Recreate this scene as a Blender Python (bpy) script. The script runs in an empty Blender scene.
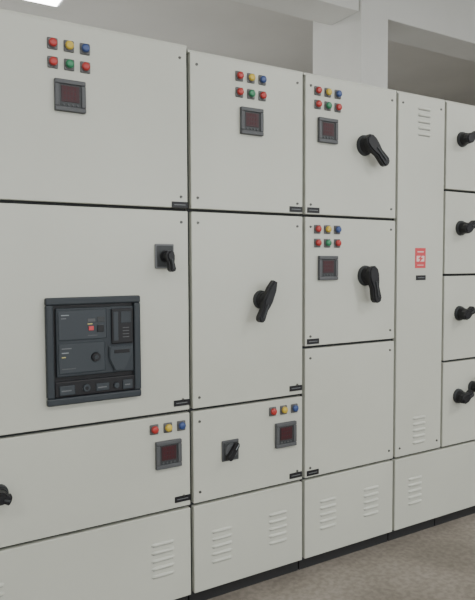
import bpy, bmesh, math, random
from mathutils import Vector, Matrix
random.seed(4)
SC=bpy.context.scene
COL=bpy.context.collection

# ---------------------------------------------------------------- materials
def new_mat(name, col, rough=0.5, metal=0.0, noise=0.0, nscale=8.0, bump=0.0, bscale=200.0, emit=None, estr=0.0, spec=0.5, coat=0.0):
    m=bpy.data.materials.new(name); m.use_nodes=True
    nt=m.node_tree; b=nt.nodes["Principled BSDF"]
    b.inputs["Base Color"].default_value=(*col,1); b.inputs["Roughness"].default_value=rough
    b.inputs["Metallic"].default_value=metal; b.inputs["Specular IOR Level"].default_value=spec
    b.inputs["Coat Weight"].default_value=coat
    tc=nt.nodes.new("ShaderNodeTexCoord")
    if noise>0:
        n=nt.nodes.new("ShaderNodeTexNoise"); n.inputs["Scale"].default_value=nscale; n.inputs["Detail"].default_value=6
        nt.links.new(tc.outputs["Object"],n.inputs["Vector"])
        r=nt.nodes.new("ShaderNodeValToRGB")
        r.color_ramp.elements[0].position=0.3; r.color_ramp.elements[1].position=0.7
        r.color_ramp.elements[0].color=(*[max(0,c*(1-noise)) for c in col],1)
        r.color_ramp.elements[1].color=(*[min(1,c*(1+noise)) for c in col],1)
        nt.links.new(n.outputs["Fac"],r.inputs["Fac"]); nt.links.new(r.outputs["Color"],b.inputs["Base Color"])
    if bump>0:
        n2=nt.nodes.new("ShaderNodeTexNoise"); n2.inputs["Scale"].default_value=bscale
        nt.links.new(tc.outputs["Object"],n2.inputs["Vector"])
        bp=nt.nodes.new("ShaderNodeBump"); bp.inputs["Strength"].default_value=bump; bp.inputs["Distance"].default_value=0.002
        nt.links.new(n2.outputs["Fac"],bp.inputs["Height"]); nt.links.new(bp.outputs["Normal"],b.inputs["Normal"])
    if emit:
        b.inputs["Emission Color"].default_value=(*emit,1); b.inputs["Emission Strength"].default_value=estr
    return m
PAINT=new_mat("powder_coat_pebble_grey",(0.455,0.462,0.405),0.38,noise=0.045,nscale=1.8,bump=0.05,bscale=350)
EDGE=new_mat("door_edge_grey",(0.50,0.507,0.45),0.4)
GASK=new_mat("gasket_dark",(0.022,0.023,0.024),0.8)
CARC=new_mat("carcass_grey",(0.44,0.445,0.39),0.5)
PLIN=new_mat("plinth_black",(0.012,0.012,0.013),0.6)
BLK=new_mat("black_plastic",(0.008,0.008,0.010),0.45,spec=0.35)
DGREY=new_mat("dark_grey_plastic",(0.035,0.038,0.040),0.5,spec=0.35)
BEZ=new_mat("meter_bezel_grey",(0.075,0.078,0.082),0.5,spec=0.35)
MGREY=new_mat("mid_grey_plastic",(0.12,0.125,0.13),0.5)
SLATE=new_mat("breaker_slate",(0.024,0.030,0.036),0.5,spec=0.35)
SLATE2=new_mat("breaker_slate_light",(0.033,0.040,0.047),0.5,spec=0.35)
SLATE3=new_mat("breaker_rim",(0.026,0.032,0.038),0.5,spec=0.35)
DISP=new_mat("meter_display",(0.040,0.014,0.017),0.4,spec=0.3)
SEG=new_mat("meter_segments",(0.062,0.017,0.021),0.5,spec=0.2)
RED=new_mat("lamp_red",(0.36,0.025,0.022),0.35)
YEL=new_mat("lamp_yellow",(0.50,0.36,0.04),0.35)
BLU=new_mat("lamp_blue",(0.03,0.06,0.18),0.35)
GRN=new_mat("lamp_green",(0.02,0.17,0.075),0.35)
CHR=new_mat("bezel_dark",(0.10,0.10,0.10),0.4)
SCR=new_mat("screw_dark",(0.12,0.12,0.11),0.4,metal=0.5)
WHT=new_mat("label_white",(0.62,0.50,0.48),0.5)
PRED=new_mat("sticker_red",(0.52,0.05,0.06),0.5)
LGREY=new_mat("print_grey",(0.22,0.24,0.25),0.5)
YPR=new_mat("print_yellow",(0.45,0.40,0.14),0.5)
CEIL=new_mat("ceiling_plaster",(0.66,0.65,0.61),0.9,noise=0.05,nscale=1.2,bump=0.2,bscale=20)
WALL=new_mat("wall_plaster",(0.55,0.53,0.48),0.9,noise=0.05,nscale=1.5,bump=0.2,bscale=20)
COLM=new_mat("column_paint",(0.70,0.70,0.67),0.85,noise=0.04,nscale=2.0)
LAMP=new_mat("lamp_diffuser",(1,1,1),0.4,emit=(1,0.99,0.97),estr=14.0)
HOUS=new_mat("lamp_housing",(0.75,0.75,0.74),0.5)
FILL_GLOW=new_mat("fill_window_glow",(0.8,0.85,0.9),0.1,emit=(0.88,0.94,1.0),estr=2.0)  # emissive pane for the added fill windows
# floor
FLO=bpy.data.materials.new("floor_concrete"); FLO.use_nodes=True
nt=FLO.node_tree; b=nt.nodes["Principled BSDF"]; b.inputs["Roughness"].default_value=0.65
tc=nt.nodes.new("ShaderNodeTexCoord")
n1=nt.nodes.new("ShaderNodeTexNoise"); n1.inputs["Scale"].default_value=2.2; n1.inputs["Detail"].default_value=8
n2=nt.nodes.new("ShaderNodeTexNoise"); n2.inputs["Scale"].default_value=45; n2.inputs["Detail"].default_value=5
r1=nt.nodes.new("ShaderNodeValToRGB"); r1.color_ramp.elements[0].color=(0.18,0.158,0.132,1); r1.color_ramp.elements[1].color=(0.27,0.24,0.205,1)
r1.color_ramp.elements[0].position=0.35; r1.color_ramp.elements[1].position=0.65
r2=nt.nodes.new("ShaderNodeValToRGB"); r2.color_ramp.elements[0].color=(0.74,0.73,0.71,1); r2.color_ramp.elements[1].color=(1.12,1.12,1.12,1)
r2.color_ramp.elements[0].position=0.38; r2.color_ramp.elements[1].position=0.62
mx=nt.nodes.new("ShaderNodeMix"); mx.data_type='RGBA'; mx.blend_type='MULTIPLY'; mx.inputs[0].default_value=0.7
for n in (n1,n2): nt.links.new(tc.outputs["Object"],n.inputs["Vector"])
nt.links.new(n1.outputs["Fac"],r1.inputs["Fac"]); nt.links.new(n2.outputs["Fac"],r2.inputs["Fac"])
nt.links.new(r1.outputs["Color"],mx.inputs[6]); nt.links.new(r2.outputs["Color"],mx.inputs[7]); nt.links.new(mx.outputs[2],b.inputs["Base Color"])

# ---------------------------------------------------------------- mesh builder
class MB:
    """collects many shaped pieces with materials into one mesh object"""
    def __init__(s): s.bm=bmesh.new(); s.mats=[]
    def mi(s,m):
        if m not in s.mats: s.mats.append(m)
        return s.mats.index(m)
    def _merge(s,b,m,smooth=False):
        i=s.mi(m)
        for f in b.faces: f.material_index=i; f.smooth=smooth
        me=bpy.data.meshes.new("tmp"); b.to_mesh(me); b.free(); s.bm.from_mesh(me); bpy.data.meshes.remove(me)
    def box(s,x0,x1,y0,y1,z0,z1,m,bev=0.0,seg=2,rotc=None,rot=0.0):
        b=bmesh.new(); bmesh.ops.create_cube(b,size=1)
        for v in b.verts:
            v.co=Vector(((x0+x1)/2+v.co.x*(x1-x0),(y0+y1)/2+v.co.y*(y1-y0),(z0+z1)/2+v.co.z*(z1-z0)))
        if bev>0: bmesh.ops.bevel(b,geom=b.edges[:],offset=bev,segments=seg,affect='EDGES',profile=0.5)
        if rot: bmesh.ops.rotate(b,cent=Vector(rotc),matrix=Matrix.Rotation(rot,3,'Y'),verts=b.verts)
        s._merge(b,m)
    def cyl(s,x,z,y0,y1,r0,r1,m,seg=28,bev=0.0):
        b=bmesh.new(); bmesh.ops.create_cone(b,cap_ends=True,segments=seg,radius1=r0,radius2=r1,depth=1)
        for v in b.verts:
            t=v.co.z+0.5; v.co=Vector((x+v.co.x,y0+(y1-y0)*t,z+v.co.y))
        bmesh.ops.recalc_face_normals(b,faces=b.faces)
        if bev>0:
            ed=[e for e in b.edges if all(abs(v.co.y-y1)<1e-6 for v in e.verts)]
            bmesh.ops.bevel(b,geom=ed,offset=bev,segments=3,affect='EDGES')
        s._merge(b,m,False)
    def dome(s,x,z,y,r,h,m):
        b=bmesh.new(); bmesh.ops.create_uvsphere(b,u_segments=20,v_segments=10,radius=1)
        bmesh.ops.delete(b,geom=[v for v in b.verts if v.co.z<-0.05],context='VERTS')
        for v in b.verts: v.co=Vector((x+v.co.x*r,y-v.co.z*h,z+v.co.y*r))
        bmesh.ops.recalc_face_normals(b,faces=b.faces)
        s._merge(b,m,True)
    def prism(s,pts,y0,y1,m,bev=0.0):
        b=bmesh.new(); vs=[b.verts.new((p[0],y0,p[1])) for p in pts]; f=b.faces.new(vs)
        r=bmesh.ops.extrude_face_region(b,geom=[f])
        for v in r["geom"]:
            if isinstance(v,bmesh.types.BMVert): v.co.y=y1
        bmesh.ops.recalc_face_normals(b,faces=b.faces)
        if bev>0:
            ed=[e for e in b.edges if abs(e.verts[0].co.y-e.verts[1].co.y)<1e-6]
            bmesh.ops.bevel(b,geom=ed,offset=bev,segments=3,affect='EDGES')
        s._merge(b,m)
    def frame(s,x0,x1,z0,z1,w,y0,y1,m,bev=0.002):
        s.box(x0,x1,y0,y1,z1-w,z1,m,bev); s.box(x0,x1,y0,y1,z0,z0+w,m,bev)
        s.box(x0,x0+w,y0,y1,z0+w,z1-w,m,bev); s.box(x1-w,x1,y0,y1,z0+w,z1-w,m,bev)
    def obj(s,name,parent=None):
        me=bpy.data.meshes.new(name); s.bm.to_mesh(me); s.bm.free()
        for m in s.mats: me.materials.append(m)
        o=bpy.data.objects.new(name,me); COL.objects.link(o)
        if parent: o.parent=parent
        return o
def empty(name):
    o=bpy.data.objects.new(name,None); COL.objects.link(o); return o

# ---------------------------------------------------------------- parts
GAP=0.0055
def door(par,x0,x1,z0,z1,name="door",screws=True):
    m=MB(); a=GAP
    m.box(x0+a,x1-a,0.0,0.024,z0+a,z1-a,PAINT,0.003,3)
    if screws:
        ins=0.032
        for sx in (x0+ins,x1-ins):
            for sz in (z0+ins*1.4,z1-ins*1.4):
                m.cyl(sx,sz,0.0,-0.003,0.0055,0.0045,SCR,14)
                m.box(sx-0.004,sx+0.004,-0.0036,-0.0028,sz-0.0007,sz+0.0007,BLK)
    return m.obj(name,par)
def nameplate(par,x,z):
    m=MB(); m.box(x-0.031,x+0.031,-0.003,0.0005,z-0.011,z+0.011,BLK,0.001)
    m.box(x-0.022,x+0.022,-0.0034,-0.0028,z-0.0015,z+0.0015,MGREY)
    m.obj("name_plate",par)
def lamp(m,x,z,c):
    m.box(x-0.0165,x+0.0165,-0.004,0.0003,z-0.019,z+0.017,CHR,0.003)
    m.cyl(x,z,-0.003,-0.008,0.0155,0.0145,CHR,28)
    m.cyl(x,z,-0.006,-0.014,0.0135,0.0130,c,28)
    m.dome(x,z,-0.014,0.0128,0.005,c)
def lamps(par,xs,z,cs):
    m=MB()
    for x,c in zip(xs,cs): lamp(m,x,z,c)
    m.obj("indicator_lamps",par)
def meter(par,x,z,s=0.050):
    m=MB()
    m.box(x-s,x+s,-0.004,0.0005,z-s,z+s,MGREY,0.002)
    m.frame(x-s,x+s,z-s,z+s,0.015,-0.014,-0.003,BEZ,0.003)
    m.box(x-s+0.013,x+s-0.013,-0.009,-0.003,z-s+0.013,z+s-0.013,DGREY)
    m.box(x-0.029,x+0.029,-0.0105,-0.008,z-0.020,z+0.031,DISP,0.001)
    for k in range(3):
        zz=z+0.022-k*0.015
        for j in range(4):
            xx=x-0.018+j*0.011
            m.box(xx-0.003,xx+0.003,-0.0112,-0.0103,zz-0.0045,zz+0.0045,SEG)
    for j in range(4):
        xx=x-0.022+j*0.0147; m.cyl(xx,z-0.029,-0.009,-0.012,0.0035,0.003,BEZ,12)
    m.obj("panel_meter",par)
def rot2(p,a): return (p[0]*math.cos(a)-p[1]*math.sin(a),p[0]*math.sin(a)+p[1]*math.cos(a))
def lever_pts(L,wh,wn,wg,back):
    up=[(-back,wh*0.45),(-back*0.6,wh*0.9),(0,wh),(0.25*L,wh*0.85),(0.42*L,wn),(0.62*L,wg*0.92),(0.85*L,wg),(0.96*L,wg*0.7),(L,wg*0.25)]
    return up+[(u,-v) for u,v in reversed(up)]
def rotary(par,x,z,ang,L=0.12,R=0.042,back=0.03,plate=None,name="rotary_handle",lw=1.0):
    m=MB()
    if plate:
        w,h=plate; m.box(x-w,x+w,-0.008,0.0005,z-h,z+h,MGREY,0.003); m.box(x-w*0.86,x+w*0.86,-0.010,-0.007,z-h*0.86,z+h*0.86,DGREY,0.002)
    m.cyl(x,z,0.0,-0.012,R,R*0.95,DGREY,36,0.002)
    m.cyl(x,z,-0.010,-0.030,R*0.82,R*0.74,BLK,36,0.003)
    m.cyl(x,z,-0.028,-0.046,R*0.70,R*0.64,BLK,30,0.004)
    pts=[rot2(p,ang) for p in lever_pts(L,R*0.66*lw,R*0.44*lw,R*0.52*lw,back)]
    m.prism([(x+p[0],z+p[1]) for p in pts],-0.030,-0.062,BLK,0.006)
    a=rot2((L*0.5,0),ang)
    m.box(x+a[0]-L*0.3,x+a[0]+L*0.3,-0.066,-0.060,z+a[1]-0.003,z+a[1]+0.003,DGREY,0.001,rotc=(x+a[0],-0.063,z+a[1]),rot=-ang)
    return m.obj(name,par)
def square_switch(par,x,z,ang):
    """flat square escutcheon with a short bar lever"""
    m=MB(); w,h=0.037,0.040
    m.box(x-w,x+w,-0.006,0.0005,z-h,z+h,BEZ,0.003)
    m.box(x-w*0.84,x+w*0.84,-0.010,-0.005,z-h*0.84,z+h*0.84,DGREY,0.003)
    m.cyl(x,z,-0.009,-0.016,0.028,0.027,BEZ,32,0.001)
    pts=[rot2(p,ang) for p in ((-0.036,-0.007),(-0.030,-0.012),(0.028,-0.010),(0.037,-0.005),(0.037,0.005),(0.028,0.010),(-0.030,0.012),(-0.036,0.007))]
    m.prism([(x+p[0],z+p[1]) for p in pts],-0.014,-0.036,BLK,0.004)
    m.box(x+0.010,x+0.034,-0.0372,-0.0355,z-0.0015,z+0.0015,LGREY,0,rotc=(x,-0.036,z),rot=-ang)
    m.obj("isolator_switch",par)
def louvres(par,x,z,w=0.09,h=0.115,n=5):
    m=MB(); step=h/(n-1)
    for k in range(n):
        zz=z-h/2+k*step
        b=bmesh.new(); nseg=8; pr=[]
        for j in range(nseg+1):
            t=j/nseg; ang=math.pi*t
            pr.append((-0.007*math.sin(ang)**0.8 if 0<t<1 else 0, zz+0.0065*math.cos(ang)))
        N=14; rows=[]
        for i in range(N+1):
            u=i/N; xx=x-w/2+w*u; e=min(1,min(u,1-u)*8); e=math.sin(e*math.pi/2)
            rows.append([b.verts.new((xx,p[0]*e-0.0002,zz+(p[1]-zz)*(0.5+0.5*e))) for p in pr])
        for i in range(N):
            for j in range(nseg): b.faces.new((rows[i][j],rows[i+1][j],rows[i+1][j+1],rows[i][j+1]))
        bmesh.ops.recalc_face_normals(b,faces=b.faces)
        m._merge(b,EDGE,True)
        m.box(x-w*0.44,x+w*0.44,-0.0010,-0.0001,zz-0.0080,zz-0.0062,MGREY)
    m.obj("vent_louvres",par)
def carcass(par,x0,x1,ztop=2.04,zb=0.0545,depth=0.75):
    m=MB()
    m.box(x0+0.001,x1-0.001,0.024,0.030,zb,ztop,GASK)
    m.box(x0+0.001,x1-0.001,0.030,depth,zb,ztop,CARC,0.003)
    m.box(x0+0.0005,x1-0.0005,0.006,0.031,ztop-0.0055,ztop+0.004,CARC,0.001)
    m.box(x0+0.002,x1-0.002,0.035,depth-0.02,0.0,zb,PLIN)
    m.obj("carcass",par)
Z=[2.04,1.478,0.7496,0.3953,0.0545]

# ---------------------------------------------------------------- breaker
def breaker(par,x0,x1,z0,z1):
    m=MB(); W=x1-x0; H=z1-z0
    X=lambda u:x0+W*u; ZZ=lambda v:z1-H*v
    m.frame(x0,x1,z0,z1,0.024,-0.020,0.0005,SLATE3,0.005)
    m.box(x0+0.020,x1-0.020,-0.004,0.0005,z0+0.020,z1-0.020,BLK)
    m.box(X(0.10),X(0.92),-0.016,-0.003,ZZ(0.74),ZZ(0.10),SLATE,0.004)
    m.box(X(0.12),X(0.62),-0.018,-0.015,ZZ(0.40),ZZ(0.12),SLATE2,0.003)
    m.box(X(0.12),X(0.60),-0.018,-0.015,ZZ(0.71),ZZ(0.43),SLATE2,0.003)
    m.box(X(0.67),X(0.91),-0.024,-0.015,ZZ(0.46),ZZ(0.12),BLK,0.004)
    m.box(X(0.69),X(0.74),-0.0255,-0.023,ZZ(0.43),ZZ(0.15),SLATE2,0.001)
    m.box(X(0.77),X(0.88),-0.0255,-0.023,ZZ(0.26),ZZ(0.15),SLATE3,0.001)
    m.prism([(X(0.64),ZZ(0.48)),(X(0.90),ZZ(0.48)),(X(0.90),ZZ(0.54)),(X(0.80),ZZ(0.72)),(X(0.70),ZZ(0.72)),(X(0.64),ZZ(0.60))],-0.015,-0.026,SLATE2,0.003)
    m.box(X(0.69),X(0.86),-0.028,-0.025,ZZ(0.55),ZZ(0.515),BLK,0.001)
    m.box(X(0.43),X(0.48),-0.022,-0.017,ZZ(0.315),ZZ(0.275),PRED,0.001)
    m.box(X(0.52),X(0.59),-0.022,-0.017,ZZ(0.335),ZZ(0.27),BLK,0.001)
    m.box(X(0.42),X(0.50),-0.020,-0.017,ZZ(0.235),ZZ(0.205),BEZ,0.001)
    m.box(X(0.52),X(0.60),-0.020,-0.017,ZZ(0.24),ZZ(0.19),DGREY,0.001)
    m.cyl(X(0.50),ZZ(0.57),-0.018,-0.026,0.016,0.014,BLK,24,0.002)
    m.cyl(X(0.50),ZZ(0.57),-0.026,-0.028,0.007,0.006,SLATE2,18)
    for (u,v,w,c) in ((0.15,0.16,0.08,LGREY),(0.15,0.19,0.05,MGREY),(0.15,0.47,0.10,MGREY),(0.15,0.51,0.07,LGREY),(0.15,0.55,0.04,YPR),(0.15,0.66,0.14,BEZ),(0.42,0.25,0.05,YPR),(0.42,0.36,0.1,BEZ)):
        m.box(X(u),X(u+w),-0.0187,-0.0178,ZZ(v+0.009),ZZ(v),c)
    for k in range(4):
        m.box(X(0.79),X(0.86),-0.0247,-0.0238,ZZ(0.31+k*0.03),ZZ(0.303+k*0.03),BEZ)
    m.box(X(0.08),X(0.94),-0.014,-0.003,ZZ(0.93),ZZ(0.78),BLK,0.004)
    m.box(X(0.12),X(0.28),-0.019,-0.013,ZZ(0.91),ZZ(0.82),SLATE2,0.003)
    m.cyl(X(0.40),ZZ(0.86),-0.013,-0.020,0.013,0.012,SLATE2,22,0.001)
    m.cyl(X(0.40),ZZ(0.86),-0.020,-0.0205,0.006,0.006,BLK,18)
    m.box(X(0.50),X(0.64),-0.018,-0.013,ZZ(0.90),ZZ(0.83),SLATE2,0.002)
    m.cyl(X(0.72),ZZ(0.865),-0.013,-0.021,0.010,0.009,SLATE2,18,0.001)
    m.box(X(0.79),X(0.90),-0.018,-0.013,ZZ(0.91),ZZ(0.82),SLATE2,0.002)
    for (u,w) in ((0.14,0.10),(0.52,0.09),(0.81,0.06)):
        m.box(X(u),X(u+w),-0.0197,-0.0175,ZZ(0.872),ZZ(0.862),MGREY)
    m.obj("air_circuit_breaker",par)

# ---------------------------------------------------------------- cabinets
TOP3=(RED,YEL,BLU); LOW3=(RED,GRN,RED)
def incomer(x0,x1,off=0.0):
    zt=2.052
    c=empty("switchgear_cabinet"); carcass(c,x0,x1,zt)
    door(c,x0,x1,Z[1],zt); door(c,x0,x1,Z[2],Z[1]); door(c,x0,x1,Z[3],Z[2]); door(c,x0,x1,Z[4],Z[3],"bottom_cover",False)
    lamps(c,[off+v for v in (0.540,0.592,0.644)],1.978,TOP3)
    lamps(c,[off+v for v in (0.540,0.592,0.644)],1.920,LOW3)
    meter(c,off+0.592,1.820)
    rotary(c,off+0.915,1.312,math.radians(-80),0.055,0.024,0.018,(0.036,0.043),"breaker_selector_switch")
    breaker(c,off+0.497,off+0.817,0.830,1.178)
    lamps(c,[off+v for v in (0.869,0.922,0.975)],0.702,TOP3)
    meter(c,off+0.922,0.606)
    rotary(c,off+0.345,0.575,math.radians(-20),0.03,0.030,0.03)
    for z in (1.494,0.784,0.431): nameplate(c,off+0.978,z)
    louvres(c,off+0.898,0.226); louvres(c,off+0.31,0.226)
    return c
incomer(0.20,1.016)

c=empty("switchgear_cabinet"); x0,x1=1.019,1.530; carcass(c,x0,x1)
door(c,x0,x1,Z[1],Z[0]); door(c,x0,x1,Z[2],Z[1]); door(c,x0,x1,Z[3],Z[2]); door(c,x0,x1,Z[4],Z[3],"bottom_cover",False)
lamps(c,(1.228,1.279,1.330),1.981,TOP3); lamps(c,(1.228,1.279,1.330),1.922,LOW3); meter(c,1.280,1.819)
rotary(c,1.322,1.146,math.radians(-114),0.090,0.036,0.078,lw=0.85)
lamps(c,(1.376,1.429,1.482),0.702,TOP3); meter(c,1.437,0.601)
square_switch(c,1.180,0.578,math.radians(55))
for z in (1.500,0.782,0.424): nameplate(c,1.490,z)
louvres(c,1.143,0.220); louvres(c,1.403,0.227)

c=empty("switchgear_cabinet"); x0,x1=1.533,2.045; carcass(c,x0,x1)
door(c,x0,x1,Z[1],Z[0]); door(c,x0,x1,0.942,Z[1]); door(c,x0,x1,Z[3],0.942,"blank_door"); door(c,x0,x1,Z[4],Z[3],"bottom_cover",False)
xs=(1.598,1.650,1.703)
lamps(c,xs,1.979,TOP3); lamps(c,xs,1.925,LOW3); meter(c,1.648,1.824)
lamps(c,xs,1.425,TOP3); lamps(c,xs,1.369,LOW3); meter(c,1.651,1.266)
rotary(c,1.852,1.785,math.radians(-43),0.118,0.044,0.04)
rotary(c,1.862,1.232,math.radians(-78),0.118,0.044,0.04)
for z in (1.500,0.966,0.419): nameplate(c,1.578,z)
louvres(c,1.661,0.230); louvres(c,1.906,0.232)

c=empty("switchgear_cabinet"); x0,x1=2.048,2.358; carcass(c,x0,x1)
door(c,x0,x1,Z[3],Z[0],"cable_alley_door")
louvres(c,2.215,1.926,0.085); louvres(c,2.205,0.510,0.085)
m=MB(); x,z=2.200,1.308
m.box(x-0.034,x+0.034,-0.0012,0.0003,z-0.046,z+0.046,PRED)
m.box(x-0.025,x+0.025,-0.0018,-0.001,z-0.016,z+0.010,WHT)
m.prism([(x+0.008,z+0.013),(x-0.018,z-0.004),(x-0.004,z-0.004),(x-0.010,z-0.022),(x+0.018,z+0.001),(x+0.004,z+0.001)],-0.0017,-0.0024,PRED)
m.box(x-0.020,x+0.020,-0.0018,-0.001,z+0.026,z+0.031,WHT); m.box(x-0.020,x+0.020,-0.0018,-0.001,z-0.034,z-0.031,WHT)
m.obj("danger_sticker",c); nameplate(c,2.204,1.218)

def feeder(x0,x1):
    c=empty("switchgear_cabinet"); carcass(c,x0,x1)
    zz=[0.3953,0.813,1.228,1.628,2.04]
    for a,b_ in zip(zz[:-1],zz[1:]): door(c,x0,x1,a,b_,"feeder_door",False)
    for z in (1.872,1.452,1.042,0.638):
        rotary(c,x0+0.112,z,math.radians(25),0.050,0.036,0.036)
    rotary(c,x0+0.215,0.672,math.radians(70),0.060,0.030,0.030)
    for a in zz[:-1]: nameplate(c,x1-0.05,a+0.025)
    return c
f1=feeder(2.361,2.87)
door(f1,2.048,2.87,Z[4],Z[3],"bottom_cover",False)
louvres(f1,2.183,0.226); louvres(f1,2.70,0.226)
f2=feeder(2.873,3.38); door(f2,2.873,3.38,Z[4],Z[3],"bottom_cover",False); louvres(f2,3.0,0.226)

c=empty("switchgear_cabinet"); x0,x1=-0.62,0.197; carcass(c,x0,x1)
for a,b_ in ((Z[1],Z[0]),(Z[2],Z[1]),(Z[3],Z[2])): door(c,x0,x1,a,b_)
door(c,x0,x1,Z[4],Z[3],"bottom_cover",False)
lamps(c,(-0.26,-0.208,-0.156),1.98,TOP3); meter(c,-0.208,1.82); louvres(c,-0.45,0.226); louvres(c,0.03,0.226)
for z in (1.494,0.784,0.431): nameplate(c,0.158,z)

# ---------------------------------------------------------------- room
CH=3.6
def slab(name,*a,mat=WALL,bev=0):
    m=MB(); m.box(*a,mat,bev); return m.obj(name)
slab("floor",-5,12,-5,7,-0.1,0.0,mat=FLO)
slab("ceiling",-5,12,-5,7,CH,CH+0.12,mat=CEIL)
slab("wall_back",-5,12,7,7.15,0,CH)
slab("wall_front",-5,12,-5.15,-5,0,CH)
slab("wall_left",-5.15,-5,-5,7,0,CH)
slab("wall_right",12,12.15,-5,7,0,CH)
slab("column",3.295,3.576,1.60,2.19,0,CH,mat=COLM,bev=0.008)
slab("column",-1.7,-1.42,1.60,2.19,0,CH,mat=COLM,bev=0.008)
slab("column",8.3,8.58,1.60,2.19,0,CH,mat=COLM,bev=0.008)
slab("ceiling_beam",3.58,8.29,1.62,1.95,3.19,CH,mat=COLM,bev=0.006)
slab("ceiling_beam",-1.41,3.29,1.62,1.95,3.19,CH,mat=COLM,bev=0.006)
slab("ceiling_beam",-5,12,4.9,5.25,3.19,CH,mat=COLM,bev=0.006)  # extra unseen beam, added to vary the shade on the ceiling

def area(name,loc,rot,sx,sy,power,col,par):
    l=bpy.data.lights.new(name,"AREA"); l.shape='RECTANGLE'; l.size=sx; l.size_y=sy; l.energy=power; l.color=col
    lo=bpy.data.objects.new(name,l); lo.location=loc; lo.rotation_euler=rot; COL.objects.link(lo); lo.parent=par
def fill_window(k,xw,yw,side,power,w=1.6,z0=1.0,z1=2.8):  # invented off-view window: glowing pane plus area light, added as fill
    m=MB(); ya,yb=(yw,yw+0.07) if side>0 else (yw-0.07,yw)
    m.frame(xw-w/2,xw+w/2,z0,z1,0.06,ya,yb,HOUS,0.004); m.box(xw-0.02,xw+0.02,ya+0.01,yb-0.01,z0+0.06,z1-0.06,HOUS)
    m.box(xw-w/2+0.06,xw+w/2-0.06,ya+0.02,yb-0.02,z0+0.06,z1-0.06,FILL_GLOW); o=m.obj("fill_window_%d"%k)
    area("fill_window_light",(xw,yw+side*0.09,(z0+z1)/2),(math.radians(90 if side>0 else -90),0,0),w-0.12,z1-z0-0.12,power,(0.93,0.97,1.0),o)
for k,xw in enumerate((-2.6,0.2,3.0,5.8)): fill_window(k+1,xw,-5.0,1,38)  # added behind the camera to flatten the light on the cabinets
fill_window(5,-0.5,7.0,-1,75); fill_window(6,2.4,7.0,-1,60)  # added out of view to brighten the ceiling behind the cabinets
def light_fixture(x,y,power,col=(1,0.995,0.975),long=1.2,wide=0.3):
    m=MB(); m.box(x-long/2,x+long/2,y-wide/2,y+wide/2,CH-0.09,CH-0.001,HOUS,0.01)
    m.box(x-long/2+0.03,x+long/2-0.03,y-wide/2+0.03,y+wide/2-0.03,CH-0.096,CH-0.088,LAMP)
    o=m.obj("ceiling_light"); area("lamp_emitter",(x,y,CH-0.11),(0,0,0),long,wide,power,col,o)
for (x,y,p) in ((-2.0,-2.6,30),(0.8,-3.2,42),(3.6,-2.6,56),(6.4,-2.6,52),(0.95,3.35,60),(-2.5,3.6,40)):
    light_fixture(x,y,p)

w=bpy.data.worlds.new("world"); SC.world=w; w.use_nodes=True
w.node_tree.nodes["Background"].inputs[0].default_value=(0.8,0.87,1,1); w.node_tree.nodes["Background"].inputs[1].default_value=0.3

# ---------------------------------------------------------------- camera
yaw,pit,rol=0.5466,0.0564,-0.0046
cy,sy=math.cos(yaw),math.sin(yaw); cp,sp=math.cos(pit),math.sin(pit)
F=Vector((sy*cp,cy*cp,-sp)); R=Vector((cy,-sy,0)); U=Vector((sy*sp,cy*sp,cp))
R2=math.cos(rol)*R+math.sin(rol)*U; U2=-math.sin(rol)*R+math.cos(rol)*U
cam=bpy.data.objects.new("camera",bpy.data.cameras.new("camera")); COL.objects.link(cam)
M=Matrix((R2,U2,-F)).transposed().to_4x4(); M.translation=Vector((0,-2.0,1.28)); cam.matrix_world=M
cam.data.sensor_fit='HORIZONTAL'; cam.data.sensor_width=36; cam.data.lens=620/475*36
SC.camera=cam
